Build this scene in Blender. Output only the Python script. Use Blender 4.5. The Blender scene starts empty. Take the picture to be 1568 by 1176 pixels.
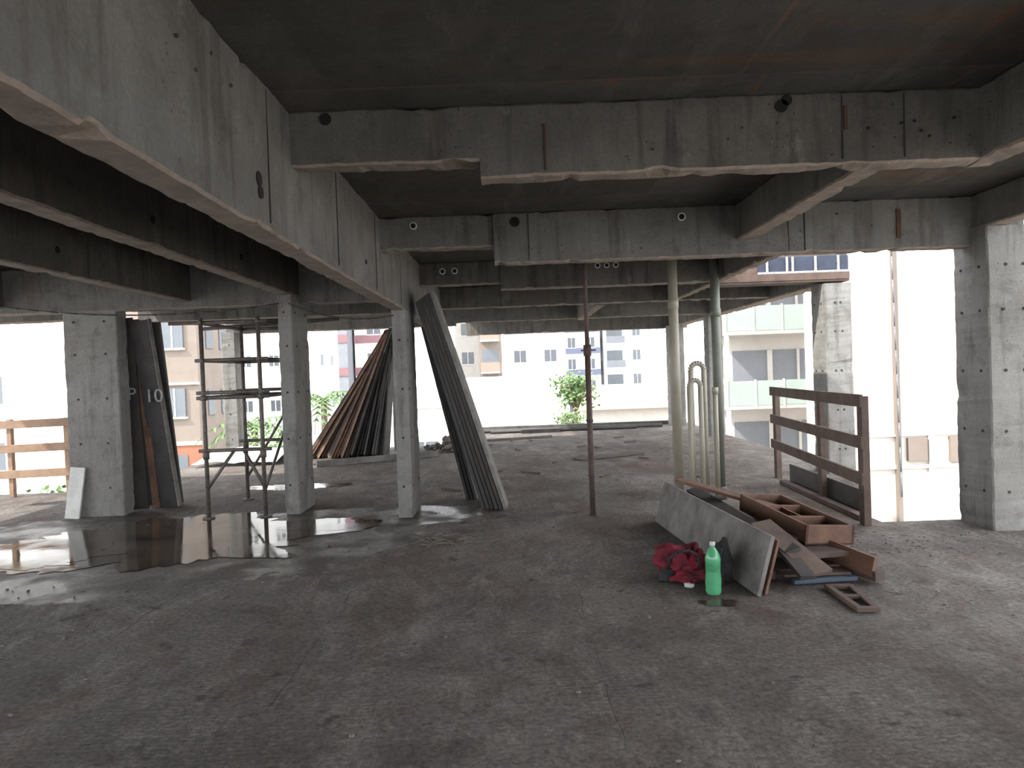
import bpy, bmesh, math, random
from mathutils import Vector, Matrix, noise
random.seed(7)
S = bpy.context.scene
S.view_settings.view_transform = 'Standard'

# ---------------------------------------------------------------- materials
def newmat(name):
    m = bpy.data.materials.new(name); m.use_nodes = True
    nt = m.node_tree
    b = nt.nodes['Principled BSDF']
    return m, nt, b
def N(nt, t, **kw):
    n = nt.nodes.new(t)
    for k, v in kw.items():
        if k.startswith('i_'): n.inputs[k[2:]].default_value = v
        else: setattr(n, k, v)
    return n
def coords(nt, scale=(1,1,1), loc=(0,0,0), rot=(0,0,0)):
    tc = N(nt,'ShaderNodeTexCoord'); mp = N(nt,'ShaderNodeMapping')
    nt.links.new(tc.outputs['Object'], mp.inputs['Vector'])
    mp.inputs['Scale'].default_value = scale; mp.inputs['Location'].default_value = loc
    mp.inputs['Rotation'].default_value = rot
    return mp.outputs['Vector']
def noi(nt, vec, scale, detail=6, rough=0.6, dist=0.0):
    n = N(nt,'ShaderNodeTexNoise'); nt.links.new(vec, n.inputs['Vector'])
    n.inputs['Scale'].default_value = scale; n.inputs['Detail'].default_value = detail
    n.inputs['Roughness'].default_value = rough; n.inputs['Distortion'].default_value = dist
    return n.outputs['Fac']
def ramp(nt, fac, a, b, c0=(0,0,0,1), c1=(1,1,1,1)):
    r = N(nt,'ShaderNodeValToRGB'); nt.links.new(fac, r.inputs['Fac'])
    r.color_ramp.elements[0].position = a; r.color_ramp.elements[0].color = c0
    r.color_ramp.elements[1].position = b; r.color_ramp.elements[1].color = c1
    return r.outputs['Color']
def mix(nt, fac, a, b, mode='MIX'):
    m = N(nt,'ShaderNodeMix', data_type='RGBA', blend_type=mode)
    for s, v in ((0, fac),(6, a),(7, b)):
        if hasattr(v,'is_output') or hasattr(v,'links'): nt.links.new(v, m.inputs[s])
        else: m.inputs[s].default_value = v
    return m.outputs[2]
def math_(nt, op, a, b=None, c=None):
    m = N(nt,'ShaderNodeMath', operation=op)
    for i, v in enumerate((a,b,c)):
        if v is None: continue
        if hasattr(v,'links'): nt.links.new(v, m.inputs[i])
        else: m.inputs[i].default_value = v
    return m.outputs[0]
def bump(nt, b, h, strength=0.4, dist=0.01):
    bp = N(nt,'ShaderNodeBump'); bp.inputs['Strength'].default_value = strength
    bp.inputs['Distance'].default_value = dist
    nt.links.new(h, bp.inputs['Height']); nt.links.new(bp.outputs['Normal'], b.inputs['Normal'])
def C(r,g,b): return (r,g,b,1)

def concrete(name, ca, cb, stain=C(0.05,0.043,0.036), streak=0.5, rust=0.0, pits=True, under=0.0):
    m, nt, b = newmat(name)
    v = coords(nt)
    n1 = noi(nt, v, 1.3, 8, 0.65)
    col = ramp(nt, n1, 0.32, 0.68, ca, cb)
    n2 = noi(nt, v, 5.5, 6, 0.7)
    col = mix(nt, math_(nt,'MULTIPLY', ramp(nt, n2, 0.52, 0.72), 0.45), col, stain)
    vs = coords(nt, (5,5,0.45))
    n3 = noi(nt, vs, 1.5, 5, 0.6)
    col = mix(nt, math_(nt,'MULTIPLY', ramp(nt, n3, 0.53, 0.66), streak), col, stain)
    n4 = noi(nt, coords(nt,(1,1,0.5),(3,7,1)), 3.2, 8, 0.75)
    col = mix(nt, math_(nt,'MULTIPLY', ramp(nt, n4, 0.6, 0.75), 0.35), col, C(0.42,0.405,0.375))
    n8 = noi(nt, coords(nt,(1.5,1.5,0.5),(4,9,2)), 1.6, 6, 0.65)
    col = mix(nt, math_(nt,'MULTIPLY', ramp(nt, n8, 0.58, 0.72), 0.4), col, C(0.17,0.09,0.055))
    if rust > 0:
        n5 = noi(nt, coords(nt,(0.35,3.0,1),(11,2,4),(0,0,0.5)), 1.1, 7, 0.65, 0.6)
        col = mix(nt, math_(nt,'MULTIPLY', ramp(nt, n5, 0.54, 0.68), rust), col, C(0.21,0.095,0.045))
        n9 = noi(nt, coords(nt,(2.2,0.4,1),(1,5,4),(0,0,-0.35)), 1.2, 7, 0.7, 0.5)
        col = mix(nt, math_(nt,'MULTIPLY', ramp(nt, n9, 0.54, 0.66), rust), col, C(0.19,0.178,0.16))
        n10 = noi(nt, coords(nt,(4.0,0.5,1),(6,1,2),(0,0,0.9)), 1.6, 6, 0.7, 0.8)
        col = mix(nt, math_(nt,'MULTIPLY', ramp(nt, n10, 0.62, 0.68), 0.6), col, C(0.24,0.11,0.05))
        br = N(nt,'ShaderNodeTexBrick'); nt.links.new(coords(nt), br.inputs['Vector'])
        br.inputs['Scale'].default_value = 1.0; br.inputs['Mortar Size'].default_value = 0.012
        br.inputs['Brick Width'].default_value = 2.44; br.inputs['Row Height'].default_value = 1.22
        br.inputs['Color1'].default_value = C(0,0,0); br.inputs['Color2'].default_value = C(0.4,0.4,0.4)
        br.inputs['Mortar'].default_value = C(0,0,0)
        col = mix(nt, br.outputs['Color'], col, C(0.05,0.047,0.042))
        nb = noi(nt, v, 2.0, 4, 0.6)
        f = math_(nt,'MULTIPLY', br.outputs['Fac'], ramp(nt, nb, 0.42, 0.6))
        col = mix(nt, math_(nt,'MULTIPLY', f, 0.6), col, C(0.24,0.115,0.06))
    fine = noi(nt, v, 60, 4, 0.7)
    col = mix(nt, 0.5, col, ramp(nt, fine, 0.3, 0.75, C(0.45,0.45,0.45), C(1,1,1)), 'MULTIPLY')
    h = math_(nt,'ADD', math_(nt,'MULTIPLY', fine, 0.35), n2)
    if pits:
        vo = N(nt,'ShaderNodeTexVoronoi'); nt.links.new(v, vo.inputs['Vector']); vo.inputs['Scale'].default_value = 22
        p = ramp(nt, vo.outputs['Distance'], 0.07, 0.14)
        msk = ramp(nt, noi(nt, v, 3, 3, 0.5), 0.5, 0.6)
        pf = math_(nt,'MULTIPLY', math_(nt,'SUBTRACT', 1.0, p), msk)
        col = mix(nt, math_(nt,'MULTIPLY', pf, 0.6), col, C(0.03,0.027,0.022))
        h = math_(nt,'SUBTRACT', h, pf)
    nt.links.new(col, b.inputs['Base Color']); b.inputs['Roughness'].default_value = 0.9
    b.inputs['Specular IOR Level'].default_value = 0.2
    bump(nt, b, h, 0.6, 0.014)
    return m

def simple(name, ca, cb=None, rough=0.8, scale=6, metal=0, stretch=(1,1,1), bs=0.2, bd=0.004, emis=None):
    m, nt, b = newmat(name)
    if cb is None: cb = C(*(x*0.75 for x in ca[:3]))
    v = coords(nt, stretch)
    n = noi(nt, v, scale, 6, 0.65)
    col = ramp(nt, n, 0.35, 0.65, ca, cb)
    nt.links.new(col, b.inputs['Base Color'])
    b.inputs['Roughness'].default_value = rough; b.inputs['Metallic'].default_value = metal
    bump(nt, b, noi(nt, v, scale*6, 4, 0.6), bs, bd)
    return m

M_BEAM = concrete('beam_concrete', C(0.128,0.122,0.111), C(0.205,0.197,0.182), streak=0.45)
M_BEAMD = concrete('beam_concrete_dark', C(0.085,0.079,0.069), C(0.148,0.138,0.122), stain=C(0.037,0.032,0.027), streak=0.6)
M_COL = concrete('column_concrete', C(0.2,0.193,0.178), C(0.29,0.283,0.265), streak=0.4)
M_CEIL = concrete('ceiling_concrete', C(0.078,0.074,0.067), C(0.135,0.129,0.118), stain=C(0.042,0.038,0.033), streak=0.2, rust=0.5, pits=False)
M_EDGE = simple('raw_underside_bounce', C(0.28,0.225,0.18), C(0.18,0.145,0.12), 0.95, 8, bs=0.6, bd=0.01)  # raw concrete with warm floor bounce on beam undersides painted into its colour
M_HOLE = simple('hole_shade', C(0.008,0.007,0.006), C(0.012,0.01,0.01), 1.0)  # near-black discs paint the shade inside holes; none are cut
M_PIT = simple('tie_hole_grey', C(0.05,0.045,0.04), C(0.03,0.027,0.025), 1.0)
M_RUST = simple('rust', C(0.085,0.04,0.024), C(0.05,0.025,0.017), 0.9, 12)
M_WHITE = simple('white_plastic', C(0.6,0.6,0.56), C(0.45,0.45,0.42), 0.5)
M_PAINT = simple('faded_white_paint', C(0.42,0.42,0.4), C(0.2,0.2,0.19), 0.7, 20)
M_WOODR = simple('reddish_timber', C(0.18,0.095,0.06), C(0.09,0.048,0.034), 0.75, 5, stretch=(1,0.3,1))
M_WOODL = simple('pale_timber', C(0.36,0.24,0.16), C(0.25,0.16,0.11), 0.8, 5)
M_WOODG = simple('cement_stained_board', C(0.22,0.208,0.19), C(0.11,0.102,0.093), 0.85, 5, bs=0.5)
M_WOODB = simple('rail_timber', C(0.12,0.08,0.062), C(0.07,0.048,0.04), 0.85, 5)
M_DKW = simple('dark_weathered_ply', C(0.06,0.05,0.043), C(0.03,0.026,0.023), 0.8, 4)
M_BLACK = simple('black_film_ply', C(0.018,0.016,0.015), C(0.045,0.04,0.036), 0.6, 4)
M_EDGEP = simple('ply_edge', C(0.28,0.165,0.1), C(0.15,0.083,0.055), 0.8, 10)
M_STEEL = simple('scaffold_steel', C(0.15,0.135,0.12), C(0.08,0.06,0.05), 0.6, 15, metal=0.2)
M_PROP = simple('rusty_prop_steel', C(0.1,0.062,0.05), C(0.05,0.032,0.028), 0.75, 10)
M_BEIGE = simple('beige_pvc', C(0.34,0.31,0.245), C(0.28,0.255,0.2), 0.5, 3)
M_GREEN = simple('green_pipe', C(0.15,0.16,0.125), C(0.11,0.118,0.095), 0.5, 3)
M_REDC = simple('red_cloth', C(0.2,0.007,0.024), C(0.045,0.003,0.008), 0.85, 9, bs=0.6, bd=0.01)
M_BLKC = simple('black_cloth', C(0.012,0.012,0.014), C(0.03,0.03,0.03), 0.9, 9)
M_BLUE = simple('blue_paint', C(0.06,0.085,0.115), C(0.04,0.055,0.075), 0.6)
M_TARP = simple('blue_tarp', C(0.025,0.035,0.065), C(0.015,0.02,0.04), 0.6)
M_STONE = simple('rubble', C(0.22,0.2,0.175), C(0.1,0.09,0.08), 0.95, 10)
M_WIRE = simple('wire', C(0.1,0.07,0.05), C(0.2,0.18,0.15), 0.6)

def floor_mat():
    m, nt, b = newmat('rough_floor_concrete')
    v = coords(nt)
    n1 = noi(nt, v, 0.55, 8, 0.68)
    col = ramp(nt, n1, 0.36, 0.62, C(0.165,0.143,0.127), C(0.31,0.278,0.252))
    n3 = noi(nt, coords(nt,(1.6,0.7,1),(9,1,0)), 1.5, 9, 0.78, 1.2)
    col = mix(nt, math_(nt,'MULTIPLY', ramp(nt, n3, 0.48, 0.66), 0.7), col, C(0.48,0.44,0.4))
    n2 = noi(nt, coords(nt,(1,1,1),(5,3,0)), 1.6, 9, 0.78, 0.4)
    col = mix(nt, math_(nt,'MULTIPLY', ramp(nt, n2, 0.5, 0.64), 0.65), col, C(0.1,0.078,0.065))
    n6 = noi(nt, coords(nt,(1.3,0.6,1),(2,8,0)), 1.0, 7, 0.7, 0.8)
    col = mix(nt, math_(nt,'MULTIPLY', ramp(nt, n6, 0.5, 0.64), 0.65), col, C(0.2,0.125,0.095))
    n7 = noi(nt, v, 4.0, 4, 0.6)
    col = mix(nt, math_(nt,'MULTIPLY', ramp(nt, n7, 0.63, 0.7), 0.75), col, C(0.045,0.036,0.03))
    n7b = noi(nt, coords(nt,(1,1,1),(7,7,0)), 14.0, 3, 0.6)
    col = mix(nt, math_(nt,'MULTIPLY', ramp(nt, n7b, 0.62, 0.72), 0.6), col, C(0.05,0.04,0.033))
    sx = N(nt,'ShaderNodeSeparateXYZ'); nt.links.new(v, sx.inputs[0])
    wob = math_(nt,'MULTIPLY', math_(nt,'SUBTRACT', noi(nt, v, 2.5, 3, 0.5), 0.5), 0.1)
    xx = math_(nt,'ADD', sx.outputs[0], wob); yy = math_(nt,'ADD', sx.outputs[1], wob)
    lines = None
    for (src, pos, w) in ((xx,0.42,.004),(xx,-1.25,.006),(xx,-2.6,.006),(xx,2.9,.004),(yy,9.6,.01),(xx,-3.9,.005)):
        d = math_(nt,'ABSOLUTE', math_(nt,'SUBTRACT', src, pos))
        l = math_(nt,'LESS_THAN', d, w)
        lines = l if lines is None else math_(nt,'MAXIMUM', lines, l)
    col = mix(nt, math_(nt,'MULTIPLY', lines, math_(nt,'MULTIPLY', ramp(nt, noi(nt, v, 1.7, 3, .5), .45,.58), 0.6)), col, C(0.05,0.045,0.04))
    def ell(cx,cy,rx,ry):
        dx = math_(nt,'DIVIDE', math_(nt,'SUBTRACT', sx.outputs[0], cx), rx)
        dy = math_(nt,'DIVIDE', math_(nt,'SUBTRACT', sx.outputs[1], cy), ry)
        return math_(nt,'SQRT', math_(nt,'ADD', math_(nt,'MULTIPLY', dx, dx), math_(nt,'MULTIPLY', dy, dy)))
    dd = math_(nt,'MINIMUM', ell(-4.0,7.0,3.1,1.8), ell(-1.8,8.1,1.4,0.75))
    dd = math_(nt,'ADD', dd, math_(nt,'MULTIPLY', math_(nt,'SUBTRACT', noi(nt, v, 1.3, 8, 0.65), 0.5), 1.2))
    wet = ramp(nt, dd, 0.94, 1.06, C(1,1,1), C(0,0,0))
    col = mix(nt, math_(nt,'MULTIPLY', wet, 0.8), col, C(0.05,0.038,0.03))
    wv = N(nt,'ShaderNodeTexWave', bands_direction='Y'); nt.links.new(v, wv.inputs['Vector'])
    wv.inputs['Scale'].default_value = 9; wv.inputs['Distortion'].default_value = 6
    wv.inputs['Detail'].default_value = 4; wv.inputs['Detail Scale'].default_value = 2.5
    grit = noi(nt, v, 30, 6, 0.85)
    wm = ramp(nt, noi(nt, v, 0.8, 4, .6), 0.4, 0.6)
    ridge = math_(nt,'MULTIPLY', wv.outputs['Fac'], wm)
    col = mix(nt, math_(nt,'MULTIPLY', ridge, 0.4), col, C(0.11,0.095,0.082))
    col = mix(nt, 0.85, col, ramp(nt, grit, 0.38, 0.62, C(0.35,0.34,0.33), C(1.15,1.15,1.15)), 'MULTIPLY')
    h = math_(nt,'ADD', math_(nt,'MULTIPLY', ridge, 0.9), math_(nt,'ADD', math_(nt,'MULTIPLY', grit, 1.7), n3))
    h = math_(nt,'MULTIPLY', h, math_(nt,'SUBTRACT', 1.0, math_(nt,'MULTIPLY', wet, 0.6)))
    nt.links.new(col, b.inputs['Base Color'])
    rg = mix(nt, wet, C(0.93,0.93,0.93), ramp(nt, noi(nt, v, 2.2, 4, .5), .42, .6, C(.22,.22,.22), C(.6,.6,.6)))
    nt.links.new(rg, b.inputs['Roughness']); b.inputs['Specular IOR Level'].default_value = 0.35
    bump(nt, b, h, 0.95, 0.018)
    return m
M_FLOOR = floor_mat()

def water_mat():
    m, nt, b = newmat('puddle_water')
    nt.links.new(ramp(nt, noi(nt, coords(nt), 2.5, 6, .6), .4, .6, C(0.045,0.033,0.025), C(0.1,0.075,0.056)), b.inputs['Base Color'])
    nt.links.new(ramp(nt, noi(nt, coords(nt), 1.8, 5, .6), .42, .62, C(.04,.04,.04), C(.14,.14,.14)), b.inputs['Roughness']); b.inputs['IOR'].default_value = 1.33
    bump(nt, b, noi(nt, coords(nt), 5, 3, 0.5), 0.06, 0.01)
    return m
M_WATER = water_mat()
def glass_mat(name, c, tr=0.8, r=0.08):
    m, nt, b = newmat(name)
    n = noi(nt, coords(nt), 8, 3, .5)
    nt.links.new(ramp(nt, n, .3, .7, c, C(*(x*.85 for x in c[:3]))), b.inputs['Base Color'])
    b.inputs['Transmission Weight'].default_value = tr; b.inputs['Roughness'].default_value = r
    return m
M_BOTTLE = glass_mat('green_pet', C(0.15,0.55,0.28), 0.4, 0.15)
M_LABEL = simple('bottle_label', C(0.06,0.3,0.14), C(0.03,0.2,0.085), 0.5)

# ---------------------------------------------------------------- mesh builder
class B:
    def __init__(s, name, mats):
        s.name = name; s.bm = bmesh.new(); s.mats = mats
    def _hex(s, cs, mi):
        vs = [s.bm.verts.new(c) for c in cs]
        for f in ((0,3,2,1),(4,5,6,7),(0,1,5,4),(1,2,6,5),(2,3,7,6),(3,0,4,7)):
            fc = s.bm.faces.new([vs[i] for i in f]); fc.material_index = mi
    def box(s, x0,x1,y0,y1,z0,z1, mi=0):
        s._hex([Vector(c) for c in ((x0,y0,z0),(x1,y0,z0),(x1,y1,z0),(x0,y1,z0),(x0,y0,z1),(x1,y0,z1),(x1,y1,z1),(x0,y1,z1))], mi); return s
    def rbox(s, x0,x1,y0,y1,z0,z1, mi=0, amp=0.007, mi_low=None, chip=0.07):
        """cast-concrete box with chipped, slightly wavy arrises"""
        lo=(x0,y0,z0); hi=(x1,y1,z1); d=[hi[i]-lo[i] for i in range(3)]; ax=d.index(max(d)); u,w=[i for i in range(3) if i!=ax]
        n=max(4,int(d[ax]/0.05)); c=0.013
        prof=[(c,0),(d[u]-c,0),(d[u],c),(d[u],d[w]-c),(d[u]-c,d[w]),(c,d[w]),(0,d[w]-c),(0,c)]
        rings=[]
        for k in range(n+1):
            t=lo[ax]+d[ax]*k/n; ring=[]
            for (a,b_) in prof:
                p=[0,0,0]; p[ax]=t; p[u]=lo[u]+a; p[w]=lo[w]+b_
                P=Vector(p); q=P*2.1; q2=P*13
                off=noise.noise_vector(q)*amp*0.8+noise.noise_vector(q2)*amp
                off[ax]=0
                ch=max(0,noise.noise(P*8+Vector((3,1,7)))-0.25)*chip*.8
                ctr=Vector(((x0+x1)/2,(y0+y1)/2,(z0+z1)/2)); ctr[ax]=t
                P=P+off+(ctr-P).normalized()*ch
                ring.append(s.bm.verts.new(P))
            rings.append(ring)
        for k in range(n):
            for i in range(8):
                j=(i+1)%8
                f=s.bm.faces.new((rings[k][i],rings[k][j],rings[k+1][j],rings[k+1][i]))
                low = w==2 and i in (0,1,7) and mi_low is not None
                f.material_index=mi_low if low else mi
        s.bm.faces.new(rings[0][::-1]).material_index=mi; s.bm.faces.new(rings[-1]).material_index=mi
        return s
    def plank(s, p, q, w, t, side=None, mi=0):
        p, q = Vector(p), Vector(q); d = (q-p).normalized()
        side = Vector(side) if side else Vector((0,0,1))
        side = (side - d*side.dot(d)).normalized(); n = d.cross(side).normalized()
        a, c = side*w/2, n*t/2
        s._hex([p-a-c,p+a-c,p+a+c,p-a+c,q-a-c,q+a-c,q+a+c,q-a+c], mi); return s
    def cyl(s, p, q, r, r2=None, n=14, mi=0, cap=True):
        p, q = Vector(p), Vector(q); r2 = r if r2 is None else r2
        d = (q-p).normalized(); a = d.orthogonal().normalized(); b_ = d.cross(a)
        A=[];Bv=[]
        for i in range(n):
            t=2*math.pi*i/n; o=a*math.cos(t)+b_*math.sin(t)
            A.append(s.bm.verts.new(p+o*r)); Bv.append(s.bm.verts.new(q+o*r2))
        for i in range(n):
            f=s.bm.faces.new((A[i],A[(i+1)%n],Bv[(i+1)%n],Bv[i])); f.smooth=True; f.material_index=mi
        if cap:
            f=s.bm.faces.new(A[::-1]); f.material_index=mi
            f=s.bm.faces.new(Bv); f.material_index=mi
        return s
    def tube(s, pts, r, n=8, mi=0):
        for a,b_ in zip(pts[:-1],pts[1:]): s.cyl(a,b_,r,n=n,mi=mi)
        return s
    def lathe(s, c, prof, n=24, mi=0, mif=None):
        rings=[]
        for (r,z) in prof:
            rings.append([s.bm.verts.new((c[0]+r*math.cos(2*math.pi*i/n), c[1]+r*math.sin(2*math.pi*i/n), c[2]+z)) for i in range(n)])
        for k in range(len(rings)-1):
            for i in range(n):
                f=s.bm.faces.new((rings[k][i],rings[k][(i+1)%n],rings[k+1][(i+1)%n],rings[k+1][i])); f.smooth=True
                f.material_index = mif(prof[k][1]) if mif else mi
        s.bm.faces.new(rings[0][::-1]); s.bm.faces.new(rings[-1]); return s
    def blob(s, c, size, rough=0.25, sc=3, seed=0, mi=0, sub=3, flat=None):
        r = bmesh.ops.create_icosphere(s.bm, subdivisions=sub, radius=1)
        for v in r['verts']:
            p=v.co.copy(); k=1+rough*noise.noise(p*sc+Vector((seed*7.1,seed,3)))*2+(rough*.7*abs(noise.noise(p*sc*2.6+Vector((seed,2,3)))) if sub>2 else 0)
            v.co=Vector((c[0]+p.x*size[0]*k, c[1]+p.y*size[1]*k, c[2]+p.z*size[2]*k))
            if flat is not None and v.co.z<flat: v.co.z=flat
            for f in v.link_faces: f.material_index=mi; f.smooth=True
        return s
    def quad(s, pts, mi=0):
        f=s.bm.faces.new([s.bm.verts.new(p) for p in pts]); f.material_index=mi; return s
    def make(s, bevel=0, parent=None):
        me=bpy.data.meshes.new(s.name); bmesh.ops.recalc_face_normals(s.bm, faces=s.bm.faces); s.bm.to_mesh(me); s.bm.free()
        for m in s.mats: me.materials.append(m)
        o=bpy.data.objects.new(s.name, me); S.collection.objects.link(o)
        if bevel:
            md=o.modifiers.new('bevel','BEVEL'); md.width=bevel; md.segments=2; md.limit_method='ANGLE'; md.angle_limit=math.radians(50)
        if parent: o.parent=parent
        return o

ZC = 3.07   # slab soffit
def prism(name, polys, z0, z1, mat):
    b=B(name,[mat])
    for (x0,x1,y0,y1) in polys: b.box(x0,x1,y0,y1,z0,z1)
    return b.make()
RECTS=[(-9,-6.3,-8,10.9),(-6.3,-1.2,-8,16),(-1.2,3.56,-8,19.7),(3.56,4.8,-8,6.92),(3.56,4.8,9.65,19.7)]
prism('floor', RECTS, -0.22, 0, M_FLOOR)
RC=[(-9,-6.3,-8,10.9),(-6.3,-1.2,-8,16),(-1.2,2.82,-8,19.7),(2.82,4.8,-8,6.76),(2.82,4.8,10.1,19.7)]
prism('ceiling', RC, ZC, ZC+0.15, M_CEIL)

# ---------------------------------------------------------------- columns
BM=[M_COL,M_EDGE,M_PIT,M_RUST,M_WHITE]
def column(x0,x1,y0,y1,z1, ties_front=True, ties_left=False, z0=0, ties_right=False):
    b=B('concrete_column',BM); b.rbox(x0,x1,y0,y1,z0,z1,amp=0.006,chip=0.05)
    zs=[0.35,0.9,1.45,2.0,2.4]
    for z in zs:
        if z>z1-0.1: continue
        if ties_front:
            fr=[(x0+x1)/2] if x1-x0<0.3 else [x0+0.15,x1-0.15]
            for x in fr:
                xx=x+random.uniform(-.02,.02); b.cyl((xx,y0-0.006,z),(xx,y0+0.05,z),0.014,mi=2)
        if ties_left:
            for y in (y0+0.12,y1-0.12): b.cyl((x0-0.006,y,z),(x0+0.05,y,z),0.014,mi=2)
        if ties_right:
            for y in (y0+0.12,y1-0.12): b.cyl((x1+0.006,y,z),(x1-0.05,y,z),0.014,mi=2)
    return b.make()
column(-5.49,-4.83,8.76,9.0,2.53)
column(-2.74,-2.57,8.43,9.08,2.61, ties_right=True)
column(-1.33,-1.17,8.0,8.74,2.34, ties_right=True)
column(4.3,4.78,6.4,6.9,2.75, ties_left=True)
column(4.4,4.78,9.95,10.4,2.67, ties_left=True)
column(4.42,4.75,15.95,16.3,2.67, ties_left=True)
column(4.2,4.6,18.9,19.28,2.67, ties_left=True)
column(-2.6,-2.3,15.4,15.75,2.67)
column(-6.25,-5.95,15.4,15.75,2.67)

# ---------------------------------------------------------------- beams
BMB=[M_BEAM,M_EDGE,M_HOLE,M_RUST,M_WHITE,M_PIT]; BMD=[M_BEAMD]+BMB[1:]
def beam(x0,x1,y0,y1,z0,z1=ZC,mat=M_BEAM, extras=None):
    b=B('concrete_beam',[mat]+BMB[1:]); b.rbox(x0,x1,y0,y1,z0,z1,mi_low=1)
    if extras: extras(b)
    return b.make()
def disc_f(b,x,y,z,r,mi=2,dep=0.05): b.cyl((x,y-0.008,z),(x,y+dep,z),r,mi=mi,n=18)
def outlet(b,x,y,z,r=0.04):
    b.cyl((x,y-0.012,z),(x,y+0.03,z),r,mi=4,n=20); b.cyl((x,y-0.014,z),(x,y+0.03,z),r*0.7,mi=2,n=16)
def exA(b):
    for (y,z,rr) in ((3.4,2.56,0.035),(3.42,2.5,0.03),(5.9,2.55,0.02),(2.9,2.93,.008),(2.6,2.86,.008),(2.3,2.95,.008),(2.75,2.8,.008),(3.1,2.88,.008)):
        b.cyl((-1.162,y,z),(-1.2,y,z),rr,mi=2 if rr>.01 else 5)
    for y in (3.55,4.95,6.35,7.75): b.box(-1.164,-1.2,y,y+0.005,2.38,3.04,5)
beam(-1.33,-1.17,-8,12.1,2.335,extras=exA)
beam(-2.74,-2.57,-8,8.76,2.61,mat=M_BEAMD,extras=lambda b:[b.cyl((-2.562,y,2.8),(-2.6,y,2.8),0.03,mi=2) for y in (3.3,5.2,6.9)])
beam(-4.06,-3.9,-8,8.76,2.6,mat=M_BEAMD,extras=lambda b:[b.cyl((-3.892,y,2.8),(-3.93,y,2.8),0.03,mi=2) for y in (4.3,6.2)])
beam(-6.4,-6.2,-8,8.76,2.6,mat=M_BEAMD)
beam(-9,-1.33,8.76,8.93,2.52,mat=M_BEAM)
beam(-9,-6.2,10.7,10.88,2.6,mat=M_BEAM)
beam(-6.3,-1.2,12.1,12.25,2.66,mat=M_BEAM)
beam(-6.3,-1.2,15.82,15.98,2.66,mat=M_BEAM)
# beam 1
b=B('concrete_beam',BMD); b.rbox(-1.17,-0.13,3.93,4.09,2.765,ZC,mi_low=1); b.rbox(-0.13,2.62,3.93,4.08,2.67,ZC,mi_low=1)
b.cyl((1.53,3.92,3.0),(1.53,4,3.0),0.036,mi=2); b.cyl((1.56,3.92,3.03),(1.56,4,3.03),0.03,mi=2); disc_f(b,-0.97,3.93,3.02,0.033)
b.box(1.87,1.89,3.92,3.95,2.86,2.99,3); b.box(0.225,0.235,3.92,3.95,2.7,2.95,3)
for x in (1.86,2.2): b.box(x,x+0.005,3.922,3.95,2.7,3.05,5)
for i in range(10): disc_f(b,random.uniform(0.3,2.55),3.93,random.uniform(2.72,3.03),random.uniform(.004,.008),5)
for i in range(6): disc_f(b,random.uniform(2.0,2.5),3.93,random.uniform(2.8,2.95),.008,2)
b.make()
# beam 2
b=B('concrete_beam',BMB); b.rbox(-1.17,-0.12,6.62,6.8,2.765,ZC,mi_low=1); b.rbox(-0.12,4.78,6.6,6.76,2.6,ZC,mi_low=1)
outlet(b,-0.86,6.62,2.98,0.035); outlet(b,1.62,6.6,2.97,0.038); outlet(b,2.24,6.6,2.96,0.022)
disc_f(b,0.08,6.6,2.98,0.045); b.box(3.6,3.64,6.59,6.65,2.7,2.97,3)
for x in (0.2,2.6,2.75): b.box(x,x+0.006,6.592,6.65,2.62,3.05,5)
for i in range(12): disc_f(b,random.uniform(0,3.4),6.6,random.uniform(2.65,3.03),random.uniform(.005,.01),5)
b.make()
# beam 3
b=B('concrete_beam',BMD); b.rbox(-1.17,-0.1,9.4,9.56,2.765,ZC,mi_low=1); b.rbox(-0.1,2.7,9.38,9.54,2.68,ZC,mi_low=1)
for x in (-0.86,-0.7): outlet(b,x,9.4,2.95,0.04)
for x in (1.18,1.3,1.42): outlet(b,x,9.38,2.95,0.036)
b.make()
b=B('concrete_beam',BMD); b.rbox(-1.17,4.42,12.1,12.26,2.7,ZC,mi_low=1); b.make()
beam(-1.2,4.8,19.3,19.5,2.62,mat=M_BEAM)
beam(-1.2,4.42,15.8,15.95,2.72,mat=M_BEAM)
beam(2.62,2.78,-8,4.08,2.67)
beam(2.12,2.3,4.08,6.6,2.74)
beam(2.7,2.82,6.76,12.1,2.68,mat=M_BEAMD)
beam(4.3,4.5,-8,6.6,2.75)
beam(4.42,4.7,10.4,19.3,2.67)
beam(1.5,1.66,12.26,15.8,2.68)
b=B('shaft_edge_formwork',[M_WOODB,M_TARP,M_PAINT,M_WOODB])
b.plank((2.84,10.15,2.72),(4.78,10.15,2.72),0.3,0.04,(0,1,0)); b.plank((2.84,10.0,2.78),(4.78,10.0,2.78),0.1,0.03,(0,0,1),3)
b.box(2.84,3.5,10.02,10.2,2.74,ZC-.005,3); b.box(3.5,4.78,10.02,10.2,2.74,ZC-.005,1)
for x in (3.62,3.9,3.98,4.3,4.62): b.box(x,x+.03,10.0,10.05,2.85,ZC-.005,2)
b.box(3.5,4.78,10.0,10.04,2.83,2.86,2)
b.make(bevel=0.004)
b=B('edge_kerb',[M_BEAM,M_BLACK]); b.box(-1.18,4.75,19.54,19.68,0,0.1)
b.make(bevel=0.01)
b=B('black_pipe_bundle',[M_BLACK]); b.cyl((-1.1,18.6,0.06),(3.9,18.65,0.06),0.05); b.cyl((-0.6,18.45,0.045),(3.2,18.5,0.045),0.04); b.plank((0.2,18.3,0.05),(1.2,18.35,0.05),0.2,0.1,(0,1,0)); b.make()
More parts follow.
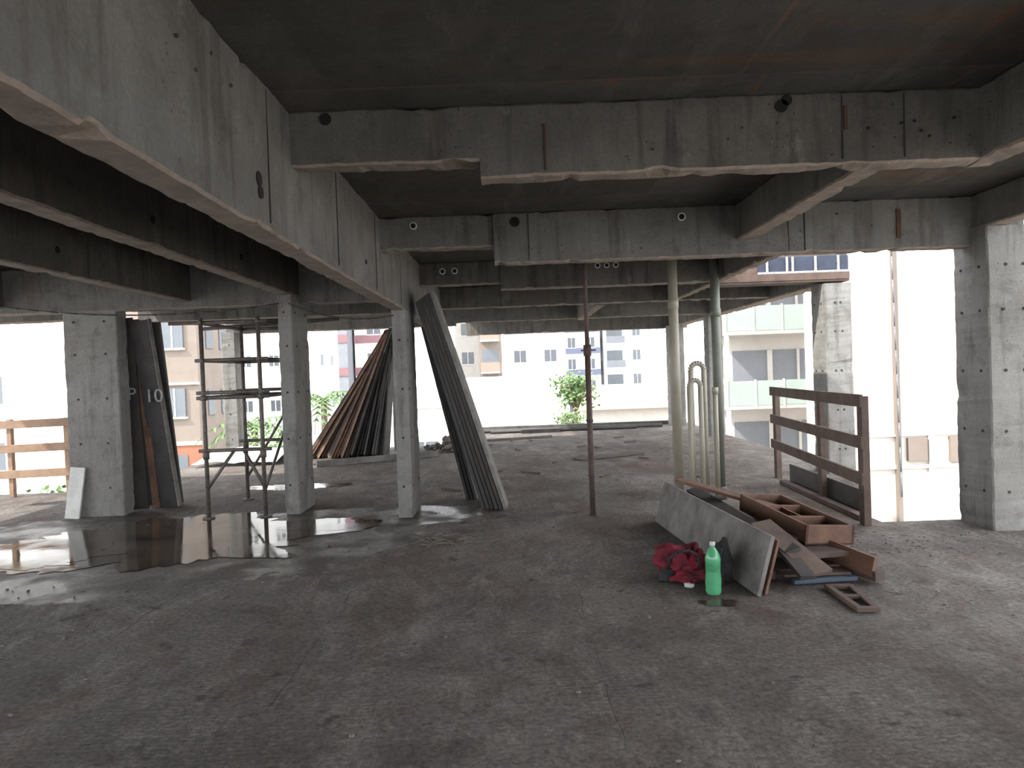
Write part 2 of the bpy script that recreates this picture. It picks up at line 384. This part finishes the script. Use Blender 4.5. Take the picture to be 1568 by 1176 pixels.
# sagging temporary cable along the left bays
b=B('hanging_cable',[M_BLACK])
def sag(p,q,s_,n=14):
    p=Vector(p);q=Vector(q); return [p.lerp(q,i/n)-Vector((0,0,s_*4*(i/n)*(1-i/n))) for i in range(n+1)]
b.tube(sag((-6.2,8.7,2.62),(-2.72,8.4,2.5),0.12),0.008,6); b.tube(sag((-2.6,8.4,2.5),(-1.3,8.0,2.28),0.1),0.008,6); b.make()

# ---------------------------------------------------------------- puddle
def puddle(name, c, rx, ry, seed, z=0.004):
    bm=bmesh.new(); n=160; vs=[]
    for i in range(n):
        t=2*math.pi*i/n
        k=1+0.45*noise.noise(Vector((math.cos(t)*1.6,math.sin(t)*1.6,seed)))+0.28*noise.noise(Vector((math.cos(t)*5,math.sin(t)*5,seed+4)))+0.14*noise.noise(Vector((math.cos(t)*16,math.sin(t)*16,seed)))
        vs.append(bm.verts.new((c[0]+rx*k*math.cos(t), c[1]+ry*k*math.sin(t), z)))
    bm.faces.new(vs)
    me=bpy.data.meshes.new(name); bm.to_mesh(me); bm.free(); me.materials.append(M_WATER)
    o=bpy.data.objects.new(name,me); S.collection.objects.link(o)
puddle('rain_puddle',(-3.5,7.3),1.65,1.1,2.0)
puddle('rain_puddle',(-2.1,7.75),0.5,0.3,5.0,0.005)
puddle('rain_puddle',(-5.3,6.7),1.1,0.55,9.0,0.006)
puddle('rain_puddle',(-3.3,10.6),0.8,0.25,12.0)

# ---------------------------------------------------------------- scaffold
b=B('steel_scaffold',[M_STEEL])
r=0.024
for x in (-3.62,-2.95):
    for y in (8.35,9.6):
        b.cyl((x,y,0.0),(x,y,2.36),r); b.cyl((x,y,0),(x,y,0.02),0.07); b.cyl((x,y,0.7),(x,y,0.8),r*1.5); b.cyl((x,y,1.39),(x,y,1.45),r*1.5)
    for z in (1.42,1.86,2.3): b.cyl((x,8.3,z),(x,9.65,z),r*0.9)
for y in (8.35,9.6):
    for z in (0.8,1.42,1.48,1.86,2.3): b.cyl((-3.7,y,z),(-2.85,y,z),r*0.9)
b.cyl((-3.62,8.35,0.35),(-3.3,8.4,0.8),r*.8); b.cyl((-2.95,8.35,0.35),(-3.2,8.4,0.8),r*.8)
b.cyl((-2.95,8.35,0.3),(-2.95,9.6,1.3),r*.7); b.cyl((-3.62,9.6,0.3),(-2.95,9.6,1.35),r*.7)
b.cyl((-4.3,9.0,2.36),(-2.76,9.05,2.36),r); b.cyl((-4.2,9.7,2.33),(-2.3,9.65,2.4),r)
b.make()

# ---------------------------------------------------------------- steel props / pipes
b=B('steel_shoring_prop',[M_PROP,M_BLACK])
b.cyl((0.83,7.73,0),(0.83,7.73,0.012),0.05); b.cyl((0.83,7.73,0),(0.83,7.73,1.78),0.031); b.cyl((0.83,7.73,1.7),(0.83,7.73,ZC),0.023)
b.cyl((0.83,7.73,1.74),(0.83,7.73,1.86),0.042); b.cyl((0.76,7.73,1.8),(0.92,7.7,1.8),0.008); b.cyl((0.83,7.73,1.02),(0.83,7.73,1.05),0.037,mi=1)
b.cyl((0.83,7.73,0.42),(0.83,7.73,0.44),0.036,mi=1); b.cyl((0.83,7.73,ZC-0.012),(0.83,7.73,ZC),0.09); b.make()
b=B('vertical_drain_pipe',[M_BEIGE,M_PROP])
b.cyl((2.0,8.7,0),(2.0,8.7,ZC),0.058,n=24); b.cyl((2.0,8.7,2.3),(2.0,8.7,2.42),0.064,n=24); b.cyl((2.0,8.7,0),(2.0,8.7,0.05),0.07,n=24); b.make()
b=B('vertical_drain_pipe',[M_GREEN,M_PROP])
b.cyl((2.6,9.0,0),(2.6,9.0,ZC),0.058,n=24); b.cyl((2.6,9.0,2.2),(2.6,9.0,2.3),0.065,n=24); b.cyl((2.6,9.0,0),(2.6,9.0,0.05),0.07,n=24); b.make()
def cane(name,x,y,h,w,r,mat):
    pts=[(x,y,0)]+[(x,y,h-w/2)]
    for i in range(1,9):
        t=math.pi*i/8; pts.append((x-w/2+w/2*math.cos(t)*1, y, h-w/2+w/2*math.sin(t)))
    pts.append((x-w,y,0.0))
    b=B(name,[mat]); b.tube(pts,r,n=14); b.make()
cane('bent_vent_pipe',2.22,8.4,1.42,0.13,0.03,M_BEIGE)
cane('bent_vent_pipe',2.36,8.75,1.62,0.16,0.032,M_BEIGE)
b=B('vertical_drain_pipe',[M_BEIGE]); b.cyl((2.45,8.6,0),(2.45,8.6,1.3),0.03); b.cyl((2.45,8.6,1.24),(2.45,8.6,1.32),0.037); b.make()

# ---------------------------------------------------------------- leaning formwork
b=B('formwork_panel_stack',[M_BLACK,M_WOODG,M_DKW])
for i in range(6):
    mi=(1,2,0,2,0,0)[i]
    b.plank((-0.12-0.052*i,8.38+0.03*i,0.01),(-0.9-0.035*i,8.6,2.55-0.02*i),0.55,0.04,(0,1,0),mi)
b.make(bevel=0.003)
b=B('formwork_panel_stack',[M_BLACK,M_WOODG,M_DKW])
for i in range(3): b.plank((-0.5-0.05*i,8.95,0.01),(-1.04-0.03*i,9.05,2.2),0.2,0.035,(0,1,0),(0,2,0)[i])
b.make(bevel=0.003)
b=B('formwork_panel_stack',[M_BLACK,M_WOODR,M_WOODG])
o_=-0.06
b.plank((-4.76+o_,9.12,0.01),(-4.84+o_,9.08,2.46),0.2,0.04,(1,0,0),0)
b.plank((-4.6+o_,9.22,0.01),(-4.72+o_,9.1,2.44),0.09,0.06,(1,0,0),1)
b.plank((-4.46+o_,9.25,0.01),(-4.64+o_,9.05,2.42),0.22,0.05,(1,0,0),0)
b.plank((-4.33+o_,9.27,0.01),(-4.53+o_,9.07,2.44),0.03,0.08,(1,0,0),2)
b.plank((-4.62+o_,9.45,0.01),(-4.7+o_,9.2,2.4),0.5,0.05,(1,0,0),0)
fp=b.make(bevel=0.003)
def text(s,loc,size,par):
    cu=bpy.data.curves.new('paint_letter','FONT'); cu.body=s; cu.size=size; cu.extrude=0.001
    o=bpy.data.objects.new('painted_letters',cu); S.collection.objects.link(o); o.location=loc; o.rotation_euler=(math.radians(92),0,0)
    cu.materials.append(M_PAINT); o.parent=par
text('P',(-4.89,9.05,1.42),0.22,fp); text('10',(-4.68,9.06,1.38),0.24,fp)
b=B('marble_offcut',[M_WHITE]); b.plank((-5.42,8.66,0.0),(-5.36,8.73,0.62),0.18,0.03,(1,0,0)); b.make(bevel=0.004)

b=B('stacked_formwork_boards',[M_BLACK,M_EDGEP,M_WOODR,M_WOODG])
n=30
for i in range(n):
    f=i/(n-1)
    xb=-4.15+1.6*f; yb=14.4+random.uniform(-.12,.12)-0.3*f
    xt=-2.62+0.18*f+random.uniform(-.05,.05); yt=15.15+random.uniform(-.06,.06)
    zt=2.5+0.1*f if f<.45 else 2.55-0.35*max(0,f-0.6)+random.uniform(-.06,.03)
    b.plank((xb,yb,0.02),(xt,yt,zt),0.24,0.035,(0.25,1,0.1),0)
    if f<0.5: b.plank((xb+0.01,yb-0.125,0.02),(xt+0.01,yt-0.125,zt),0.014,0.04,(0.2,1,0),1 if i%3 else 2)
    elif i%3==0: b.plank((xb+0.01,yb-0.125,0.02),(xt+0.01,yt-0.125,zt),0.014,0.015,(0.2,1,0),3)
b.make()
b=B('rubble_pile',[M_STONE,M_WOODR])
for i in range(60):
    a=random.uniform(0,6.28); rr=random.random()**.7*0.5; s=random.uniform(.03,.11)
    b.blob((-1.35+rr*math.cos(a),14.9+rr*math.sin(a),max(.02,.28*(1-rr/.55))*random.random()+s*.4),(s,s,s*.7),.4,2,i,sub=1,flat=0.0)
b.make()
b=B('white_tarpaulin',[M_WHITE])
g=[]
for i in range(17):
    row=[]
    for j in range(9):
        x=-6.1+i*0.1+0.03*j; y=13.4+j*0.22
        row.append(b.bm.verts.new((x,y,0.02+0.12*abs(noise.noise(Vector((x*1.5,y*1.5,1))))+0.2*math.exp(-((j-4)/3)**2))))
    g.append(row)
for i in range(16):
    for j in range(8):
        f=b.bm.faces.new((g[i][j],g[i+1][j],g[i+1][j+1],g[i][j+1])); f.smooth=True
b.make()

# ---------------------------------------------------------------- railings
b=B('timber_guardrail',[M_WOODB,M_BLACK])
X=3.36; X2=3.62
b.plank((X,6.84,0),(X,6.84,1.24),0.07,0.1,(1,0,0)); b.plank((X2,9.78,0),(X2,9.78,1.24),0.07,0.1,(1,0,0)); b.plank((3.5,8.1,0),(3.5,8.1,1.2),0.06,0.09,(1,0,0))
for z,dz in ((1.2,0),(0.8,0.02),(0.45,0.03)): b.plank((X-0.05,6.76,z),(X2-0.05,9.85,z+dz),0.12,0.03,(0,0,1))
b.plank((3.54,7.25,0.13),(3.6,9.3,0.13),0.26,0.02,(0,0,1),1)  # dark panel added behind the rails to fill the dark shaft gap
b.plank((3.42,7.0,0.03),(3.5,9.3,0.03),0.09,0.05,(1,0,0))
b.make(bevel=0.004)
b=B('timber_guardrail',[M_WOODL])
for x in (-8.6,-7.5,-6.65): b.plank((x,10.6,0),(x,10.6,1.16),0.07,0.07,(1,0,0))
for z in (1.08,0.72,0.34): b.plank((-8.9,10.55,z-0.02),(-6.5,10.55,z+0.02),0.12,0.03,(0,0,1))
b.make(bevel=0.004)

# ---------------------------------------------------------------- plank pile
b=B('salvaged_timber_pile',[M_WOODG,M_WOODR,M_WOODB,M_BLUE,M_DKW])
b.plank((1.69,4.84,0.205),(1.49,7.3,0.205),0.42,0.03,(0.28,0,1),0)
b.plank((1.74,4.86,0.19),(1.54,7.25,0.19),0.38,0.02,(0.28,0,1),1)
b.plank((1.8,7.25,0.33),(2.0,5.15,0.22),0.12,0.03,(1,0,0.25),4)
b.plank((1.75,5.2,0.04),(2.0,7.0,0.04),0.25,0.06,(1,0,0),2)
b.plank((2.35,5.3,0.04),(2.2,6.9,0.04),0.25,0.06,(1,0,0),1)
b.plank((1.75,5.6,0.1),(2.6,5.7,0.1),0.14,0.07,(0,1,0),2)
b.plank((1.8,6.4,0.1),(2.6,6.35,0.1),0.14,0.07,(0,1,0),1)
b.plank((2.05,6.9,0.17),(2.3,5.2,0.17),0.3,0.04,(1,0,0),2)
b.plank((1.88,5.5,0.36),(2.13,4.98,0.1),0.2,0.03,(1,0.3,0),2)
b.plank((1.93,5.45,0.3),(2.0,4.9,0.1),0.12,0.03,(1,0.3,0),4)
b.plank((2.2,5.9,0.2),(2.52,5.02,0.12),0.14,0.035,(0.2,0,1),1)
b.plank((2.35,5.6,0.06),(2.55,5.0,0.06),0.09,0.07,(1,0,0),2)
b.plank((1.95,5.05,0.03),(2.42,5.09,0.03),0.05,0.03,(0,1,0),3)
b.plank((1.9,5.16,0.06),(2.4,5.2,0.05),0.14,0.02,(0,1,0),2)
b.plank((1.7,7.6,0.1),(1.95,6.8,0.32),0.16,0.03,(1,0,0),4)
b.plank((1.62,7.1,0.46),(2.35,6.2,0.3),0.1,0.03,(1,0.3,0),1)
b.plank((2.0,5.6,0.28),(2.55,5.35,0.1),0.1,0.03,(0,1,0),2)
b.make(bevel=0.003)
T=B('wooden_mould_box',[M_WOODR,M_WOODB])
def tb(x0,x1,y0,y1,z0,z1,mi=0): T.box(x0,x1,y0,y1,z0,z1,mi)
tb(-.2,.2,-.55,.55,0,.015,1); tb(-.2,-.175,-.55,.55,0,.15); tb(.175,.2,-.55,.55,0,.15)
tb(-.2,.2,-.55,-.525,0,.15); tb(-.2,.2,.525,.55,0,.15)
for y in (-.2,.18): tb(-.175,.175,y-.012,y+.012,0.015,.135)
tb(-.01,.01,-.2,.18,.015,.12)
o=T.make(bevel=0.003); o.location=(2.3,5.95,0.22); o.rotation_euler=(math.radians(3),math.radians(4),math.radians(8))
b=B('wooden_frame_offcut',[M_WOODB])
b.plank((2.15,4.96,0.02),(2.14,4.46,0.02),0.04,0.03,(1,0,0)); b.plank((2.3,4.93,0.02),(2.24,4.44,0.02),0.04,0.03,(1,0,0))
b.plank((2.13,4.94,0.022),(2.31,4.91,0.022),0.04,0.03,(0,1,0)); b.plank((2.12,4.47,0.022),(2.26,4.45,0.022),0.04,0.03,(0,1,0)); b.plank((2.15,4.72,0.022),(2.27,4.7,0.022),0.05,0.02,(0,1,0))
b.make(bevel=0.003)

# ---------------------------------------------------------------- bottle & bags
b=B('green_soda_bottle',[M_BOTTLE,M_WHITE,M_LABEL])
prof=[(0.035,0),(0.05,0.008),(0.055,0.03),(0.053,0.06),(0.056,0.08),(0.054,0.13),(0.05,0.16),(0.0505,0.165),(0.0515,0.225),(0.054,0.25),(0.045,0.285),(0.028,0.315),(0.017,0.33),(0.015,0.34),(0.019,0.341),(0.019,0.365),(0.006,0.367)]
b.lathe((1.35,4.93,0.0),prof,28,mif=lambda z: 1 if z>=0.338 else (2 if .163<z<.22 else 0))
b.make()
b=B('red_cloth_bag',[M_REDC,M_BLKC,M_WHITE])
b.blob((1.22,5.32,0.11),(0.16,0.12,0.13),0.35,1.6,1,0,4,flat=0.004)
b.blob((1.13,5.26,0.17),(0.08,0.07,0.09),0.4,2,4,0,4,flat=0.004)
b.blob((1.25,5.2,0.06),(0.12,0.08,0.06),0.35,2,6,0,4,flat=0.004)
b.blob((1.31,5.27,0.17),(0.07,0.07,0.08),0.35,2,11,0,4,flat=0.004)
b.blob((1.09,5.22,0.06),(0.06,0.05,0.06),0.35,2,13,1,3,flat=0.004)
b.blob((1.22,5.09,0.02),(0.035,0.03,0.02),0.3,3,8,2,2,flat=0.004)
b.tube([(1.08,5.2,0.1),(1.1,5.16,0.2),(1.15,5.12,0.25),(1.24,5.13,0.26),(1.31,5.17,0.2),(1.33,5.18,0.1)],0.01,mi=1)
b.make()
b=B('black_backpack',[M_BLKC])
b.blob((1.49,5.17,0.16),(0.06,0.09,0.16),0.2,2.5,3,0,3,flat=0.004)
b.tube([(1.46,5.09,0.28),(1.43,5.05,0.2),(1.43,5.05,0.08),(1.46,5.07,0.02)],0.012)
b.make()
puddle('water_spill',(1.33,4.75),0.13,0.07,3.0,0.003)

b=B('wire_bundle',[M_WIRE])
for k in range(14):
    a=random.uniform(-.5,.5); c=Vector((-0.7+random.uniform(-.12,.12),6.75+random.uniform(-.15,.15),0.012)); L=random.uniform(.15,.4); bend=random.uniform(-.25,.25)
    pts=[]
    for t in range(7):
        s=(t/6-.5)*2; pts.append(c+Vector((s*L*math.cos(a)-bend*s*s*math.sin(a), s*L*math.sin(a)*1.0+bend*s*s*math.cos(a), abs(noise.noise(Vector((k,s*2,0))))*0.07)))
    b.tube(pts,0.004,n=5)
b.make()
b=B('scattered_gravel',[M_STONE,M_WOODB])
def peb(x,y,s,k):
    b.blob((x,y,s*.3),(s,s*random.uniform(.6,1.2),s*.5),.4,2,k,sub=1,flat=0.0,mi=0 if random.random()<.6 else 1)
for k in range(700):
    x=random.uniform(-6,4.2); y=random.uniform(1.8,14)
    if 0.9<x<2.7 and 4.3<y<7.4: continue
    if x>3.1 and y>6.7: continue
    peb(x,y,random.choice((random.uniform(.003,.008),random.uniform(.003,.008),random.uniform(.008,.016))),k)
for (cx,cy,n_,sp) in ((-2.9,4.6,60,.35),(-4.4,5.4,60,.5),(-3.4,3.9,60,.3),(3.2,6.0,60,.4),(3.6,6.2,60,.6),(2.8,4.6,20,.3),(-0.9,6.6,20,.3),(1.0,7.8,20,.4)):
    for k in range(n_):
        x=min(4.2,cx+random.gauss(0,sp)); y=min(cy+random.gauss(0,sp*.5),6.75 if cx>2.9 else 99)
        if 0.9<x<2.7 and 4.3<y<7.4: continue
        peb(x,y,random.uniform(.003,.013),k)
for k in range(16):
    x=random.uniform(-1,3); y=random.uniform(9.5,17); a=random.uniform(0,3)
    L=random.uniform(.1,.4); b.plank((x,y,.012),(x+L*math.cos(a),y+L*math.sin(a),.02),.04,.02,(math.sin(a),-math.cos(a),0),1)
b.make()
b=B('loose_floor_plank',[M_WOODB]); b.plank((1.1,12.5,0.015),(2.3,13.1,0.015),0.3,0.02,(1,-1,0)); b.make(bevel=.003)
b=B('loose_floor_plank',[M_WOODG]); b.plank((-3.6,12.9,0.05),(-1.5,13.9,0.05),0.12,0.06,(0,0,1)); b.plank((-1.1,16.4,0.03),(0.9,17.0,0.03),0.1,0.04,(0,1,0)); b.make(bevel=.003)

# ---------------------------------------------------------------- exterior
def flat(name,c,r=0.85): return simple(name,C(*c),C(*(x*.88 for x in c)),r,1.5,bs=0.05)
E_WHITE=flat('ext_white',(0.8,0.8,0.78)); E_CREAM=flat('ext_cream',(0.6,0.57,0.53)); E_BROWN=flat('ext_brown',(0.22,0.18,0.15)); E_BRICK=flat('ext_brick',(0.35,0.16,0.1))
E_PINK=flat('ext_pink',(0.26,0.14,0.15)); E_GREY=flat('ext_grey',(0.23,0.24,0.265)); E_BLUE=flat('ext_blue',(0.17,0.19,0.27)); E_TERRA=flat('ext_terracotta',(0.3,0.12,0.07))
E_GLASSG=flat('ext_green_glass',(0.34,0.41,0.37),.2); E_WIN=flat('ext_window',(0.13,0.145,0.16),.2); E_ROOF=flat('ext_roof',(0.3,0.22,0.18)); E_PEACH=flat('ext_peach',(0.6,0.54,0.48))
M_GROUND=simple('street_ground',C(0.3,0.28,0.25),C(0.4,0.38,0.35),.9,.3)
def building(name,x0,x1,y,d,z0,z1,wall,fh=2.9,bay=2.6,winw=1.2,winh=1.2,acc=None,balc=None,band=None,win=E_WIN,off=0.8):
    b=B(name,[wall,win,acc or wall,balc or wall,E_WHITE]); b.box(x0,x1,y,y+d,z0,z1)
    z=z0+off
    nb=max(1,int((x1-x0)/bay)); bw=(x1-x0)/nb
    while z+winh<z1:
        if band: b.box(x0-.03,x1+.03,y-.06,y+.02,z-0.75,z-0.05,2)
        for i in range(nb):
            cx=x0+bw*(i+.5)
            if balc and i%2==0:
                b.box(cx-bw*.42,cx+bw*.42,y-1.0,y,z-1.0,z-0.85,4)
                b.box(cx-bw*.42,cx+bw*.42,y-1.03,y-.97,z-.85,z-0.0,3)
                b.box(cx-bw*.36,cx+bw*.36,y-.02,y+.05,z-.8,z+winh,1)
            else:
                b.box(cx-winw/2,cx+winw/2,y-.03,y+.05,z,z+winh,1)
                b.box(cx-.03,cx+.03,y-.05,y,z,z+winh,4); b.box(cx-winw/2-.06,cx+winw/2+.06,y-.08,y,z-.08,z,4)
        z+=fh
    b.box(x0-.1,x1+.1,y-.1,y+d+.1,z1,z1+.25,4)
    z=z0+off
    while z+winh<z1:
        for yy in (y+d*.25,y+d*.7):
            b.box(x1-.05,x1+.03,yy-winw/2,yy+winw/2,z,z+winh,1); b.box(x0-.03,x0+.05,yy-winw/2,yy+winw/2,z,z+winh,1)
        z+=fh
    b.make()
b=B('apartment_building',[E_BROWN,E_WIN,E_TERRA,E_CREAM,E_WHITE]); b.box(-18.6,-13.2,30,33.5,-7,11,0)
b.box(-18.65,-13.15,29.95,30.02,-3.2,-1.0,2); b.box(-18.65,-13.15,29.9,30,-1.0,-.85,3); b.box(-18.65,-13.15,29.9,30,1.55,1.65,3)
for z in (-5.5,-2.6,.2,3.1,6.0):
    for x in (-18,-16.1,-14.2):
        b.box(x-.45,x+.45,29.92,30.02,z,z+1.2,1); b.box(x-.5,x+.5,29.88,30,z-.08,z,4); b.box(x-.03,x+.03,29.9,30,z,z+1.2,4)
    for y in (31.2,32.6): b.box(-13.25,-13.15,y-.35,y+.35,z,z+1.1,1)
b.make()
building('apartment_building',-34,-19,31,10,-7,14,E_WHITE,bay=7,winw=1.1,off=2.2)
building('apartment_building',-18,-12.6,46,6,-7,14,E_WHITE,bay=1.7,winw=.6,winh=.7)
building('tower_building',-17.5,-14.2,62,10,-7,30,E_GREY,bay=2.3,acc=E_PINK,band=True)
building('tower_building',-14.0,-10.5,64,10,-7,30,E_CREAM,bay=2.0,acc=E_PINK,band=True)
building('apartment_building',-5.6,-3.1,72,10,-7,30,E_CREAM,bay=2.4)
building('apartment_building',-2.9,-0.9,65,6,-7,30,E_BROWN,bay=2.0,balc=E_ROOF,acc=E_PINK)
building('apartment_building',-0.6,5.6,73,8,-7,30,E_WHITE,bay=3.0)
building('tower_building',6.2,10.8,86,8,-7,40,E_WHITE,bay=1.6,winw=.9,acc=E_BLUE,band=True,fh=2.6)
building('apartment_building',11.2,16.5,86,8,-7,40,E_WHITE,bay=1.8,winw=.9,balc=E_GREY)
building('warehouse_building',-5.5,3.1,42,14,-7,1.0,E_WHITE,bay=4,winw=1.8,winh=.8,off=4.2,fh=9)
building('warehouse_building',-6.0,-2.5,34,5,-7,0.0,E_CREAM,bay=4,winw=1.2,winh=1.0,off=4.4,fh=9)
b=B('tiled_roof_house',[E_CREAM,E_ROOF,E_WIN]); b.box(3.4,7.5,33,39,-7,-0.3,0)
b._hex([Vector(c) for c in ((3.1,32.6,-.3),(7.8,32.6,-.3),(7.8,39.4,-.3),(3.1,39.4,-.3),(3.9,35,.75),(6.9,35,.75),(6.9,37,.75),(3.9,37,.75))],1)
for x in (4,5.5,6.5): b.box(x,x+.6,32.95,33.05,-2.6,-1.5,2)
b.make()
b=B('balcony_building',[E_CREAM,E_GLASSG,E_GREY,E_CREAM]); b.box(8.6,13.0,29,36,-7,13,0)
for k in range(7):
    z=-6+2.9*k
    b.box(8.3,13.0,27.6,29,z,z+.15,0); b.box(8.3,13.0,27.58,27.62,z+.15,z+1.1,1); b.box(8.28,8.32,27.6,29,z+.15,z+1.1,1)
    b.box(9.0,12.6,28.96,29.02,z+.15,z+2.3,2); b.box(10.4,10.6,28.9,29.0,z+.15,z+2.3,0); b.box(11.6,11.7,28.9,29.0,z+.15,z+2.3,0)
    for xx in (8.3,9.4,10.5,11.6,12.7): b.box(xx,xx+.06,27.55,27.6,z+.1,z+1.15,0)
    b.cyl((8.4,27.7,z-2.8),(8.4,27.7,z),0.09,mi=0)
b.make()
b=B('beige_apartment_building',[E_PEACH,E_WIN,E_WHITE,E_CREAM,E_BROWN])
b.box(9.2,22,18.5,22.3,-7,14,0); b.box(9.9,10.0,18.35,18.5,-7,14,4); b.box(10.75,10.85,18.35,18.5,-7,14,3)
b.box(11.3,14.3,18.4,18.52,-1.15,-.5,4); b.box(10.2,10.7,18.4,18.52,-1.1,-.5,4); b.box(9.2,22,18.44,18.5,-1.3,-1.2,3); b.box(9.2,22,18.44,18.5,-.45,-.4,3)
for k in range(5):
    b.box(12.6,13.6,18.42,18.55,2.5+2.9*k,3.4+2.9*k,1)
b.box(12,13.2,18.42,18.55,-4.5,-2.7,1)
b.tube(sag((9.8,18.3,6.5),(9.95,18.3,-2),-0.15),0.02,6,mi=1)
b.make()
b=B('ground',[M_GROUND]); b.box(-150,150,-60,200,-7.3,-7); b.make()
b=B('lower_storey_slab',[M_BEAMD]); b.box(-9,4.8,-8,19.7,-3.4,-3.2); b.box(3.44,3.56,6.92,9.65,-3.2,-.22); b.make()
for (x,y) in ((-6.2,15.5),(-8.8,10.5),(4.5,19.3),(4.5,6.5),(4.5,10.2),(-8.8,-3.6),(4.5,-3.6),(-1,19.3)):
    b=B('foundation_column',[M_COL]); b.box(x-.2,x+.2,y-.2,y+.2,-7,-3.4); b.box(x-.2,x+.2,y-.2,y+.2,-3.2,-.22); b.make()

M_LEAF=simple('foliage',C(0.12,0.2,0.06),C(0.05,0.1,0.03),.7,2)
M_BARK=simple('bark',C(0.15,0.1,0.07),None,.9)
def tree(x,y,z0,h,r,n=900):
    b=B('leafy_tree',[M_BARK,M_LEAF]); b.cyl((x,y,z0),(x,y,z0+h-r),.14,.07)
    for k in range(6):
        a=k*1.05; b.cyl((x,y,z0+h-1.6*r),(x+r*.6*math.cos(a),y+r*.6*math.sin(a),z0+h-.3*r),.06,.02,n=6)
    for k in range(n):
        d=Vector((random.gauss(0,1),random.gauss(0,1),random.gauss(0,1))).normalized()
        kk=(0.35+.65*random.random())*(1+.8*noise.noise(d*2.6+Vector((x,y,0))))
        c=Vector((x,y,z0+h-r*.6))+Vector((d.x*r,d.y*r,d.z*r*.8))*kk
        u=Vector((random.gauss(0,1),random.gauss(0,1),random.gauss(0,.6))).normalized()*r*.1; w=u.orthogonal().normalized()*r*.06
        b.quad([c-u,c+w,c+u,c-w],1)
    b.make()
tree(2.6,29.5,-7,8.35,0.95,800); tree(2.2,27.5,-7,7.0,0.7,450); tree(-10.0,27.5,-7,6.0,1.4)
tree(8.0,14.0,-7,4.0,1.1); tree(10.6,15.4,-7,4.5,1.1); tree(-14.6,20,-7,5.0,1.2); tree(-16.5,25.5,-7,4.8,1.2)
def palm(x,y,z0,h):
    b=B('palm_tree',[M_BARK,M_LEAF]); b.cyl((x,y,z0),(x,y,z0+h),.16,.1)
    for k in range(15):
        a=k*2*math.pi/15+random.uniform(-.1,.1); L=random.uniform(1.5,1.9); up=random.uniform(.2,.9)
        prev=None
        for t in range(9):
            s=t/8; c=Vector((x+L*s*math.cos(a),y+L*s*math.sin(a),z0+h+up*s*1.4-1.6*s*s))
            w=Vector((-math.sin(a),math.cos(a),-.5)).normalized()*.42*math.sin(math.pi*min(1,s*.9+.1)); w2=Vector((math.sin(a),-math.cos(a),-.5)).normalized()*.42*math.sin(math.pi*min(1,s*.9+.1))
            if prev:
                m_=prev[0].lerp(c,.45)
                b.quad([prev[0],m_,m_+w],1) ; b.quad([prev[0],m_,m_+w2],1)
                b.cyl(prev[0],c,.012,n=4,mi=1)
            prev=(c,)
    b.make()
palm(-8.2,22.5,-7,7.2); palm(-6.5,24.5,-7,7.9)
def car(x,y,mat):
    b=B('parked_car',[mat,E_WIN,M_BLACK]); b.box(x,x+4,y,y+1.7,-6.7,-6.1,0)
    b._hex([Vector(c) for c in ((x+.7,y+.05,-6.1),(x+3.5,y+.05,-6.1),(x+3.5,y+1.65,-6.1),(x+.7,y+1.65,-6.1),(x+1.3,y+.2,-5.55),(x+3,y+.2,-5.55),(x+3,y+1.5,-5.55),(x+1.3,y+1.5,-5.55))],1)
    for cx in (x+.8,x+3.2):
        b.cyl((cx,y-.02,-6.7),(cx,y+1.72,-6.7),.3,mi=2)
    b.make(bevel=.08)
car(-15.8,22.5,E_WHITE); car(-14.6,27.5,E_BLUE)

# ---------------------------------------------------------------- light
w=bpy.data.worlds.new('sky'); S.world=w; w.use_nodes=True
bg=w.node_tree.nodes['Background']; bg.inputs[0].default_value=(0.92,0.95,1.0,1); bg.inputs[1].default_value=5.0
sun=bpy.data.lights.new('sun','SUN'); sun.energy=8; sun.angle=math.radians(1.0); sun.color=(1,0.95,0.87)
so=bpy.data.objects.new('sun',sun); S.collection.objects.link(so)
d=Vector((0.66,0.3,-0.75)).normalized(); so.rotation_euler=d.to_track_quat('-Z','Y').to_euler(); so.location=(-20,-10,30)

# ---------------------------------------------------------------- camera
cam=bpy.data.cameras.new('camera'); cam.sensor_width=36; cam.lens=25.03; cam.clip_end=500
co=bpy.data.objects.new('camera',cam); S.collection.objects.link(co); S.camera=co
co.matrix_world=Matrix.Translation((0,0,1.6))@Matrix.Rotation(math.radians(89.0),4,'X')@Matrix.Rotation(math.radians(-2.1),4,'Z')
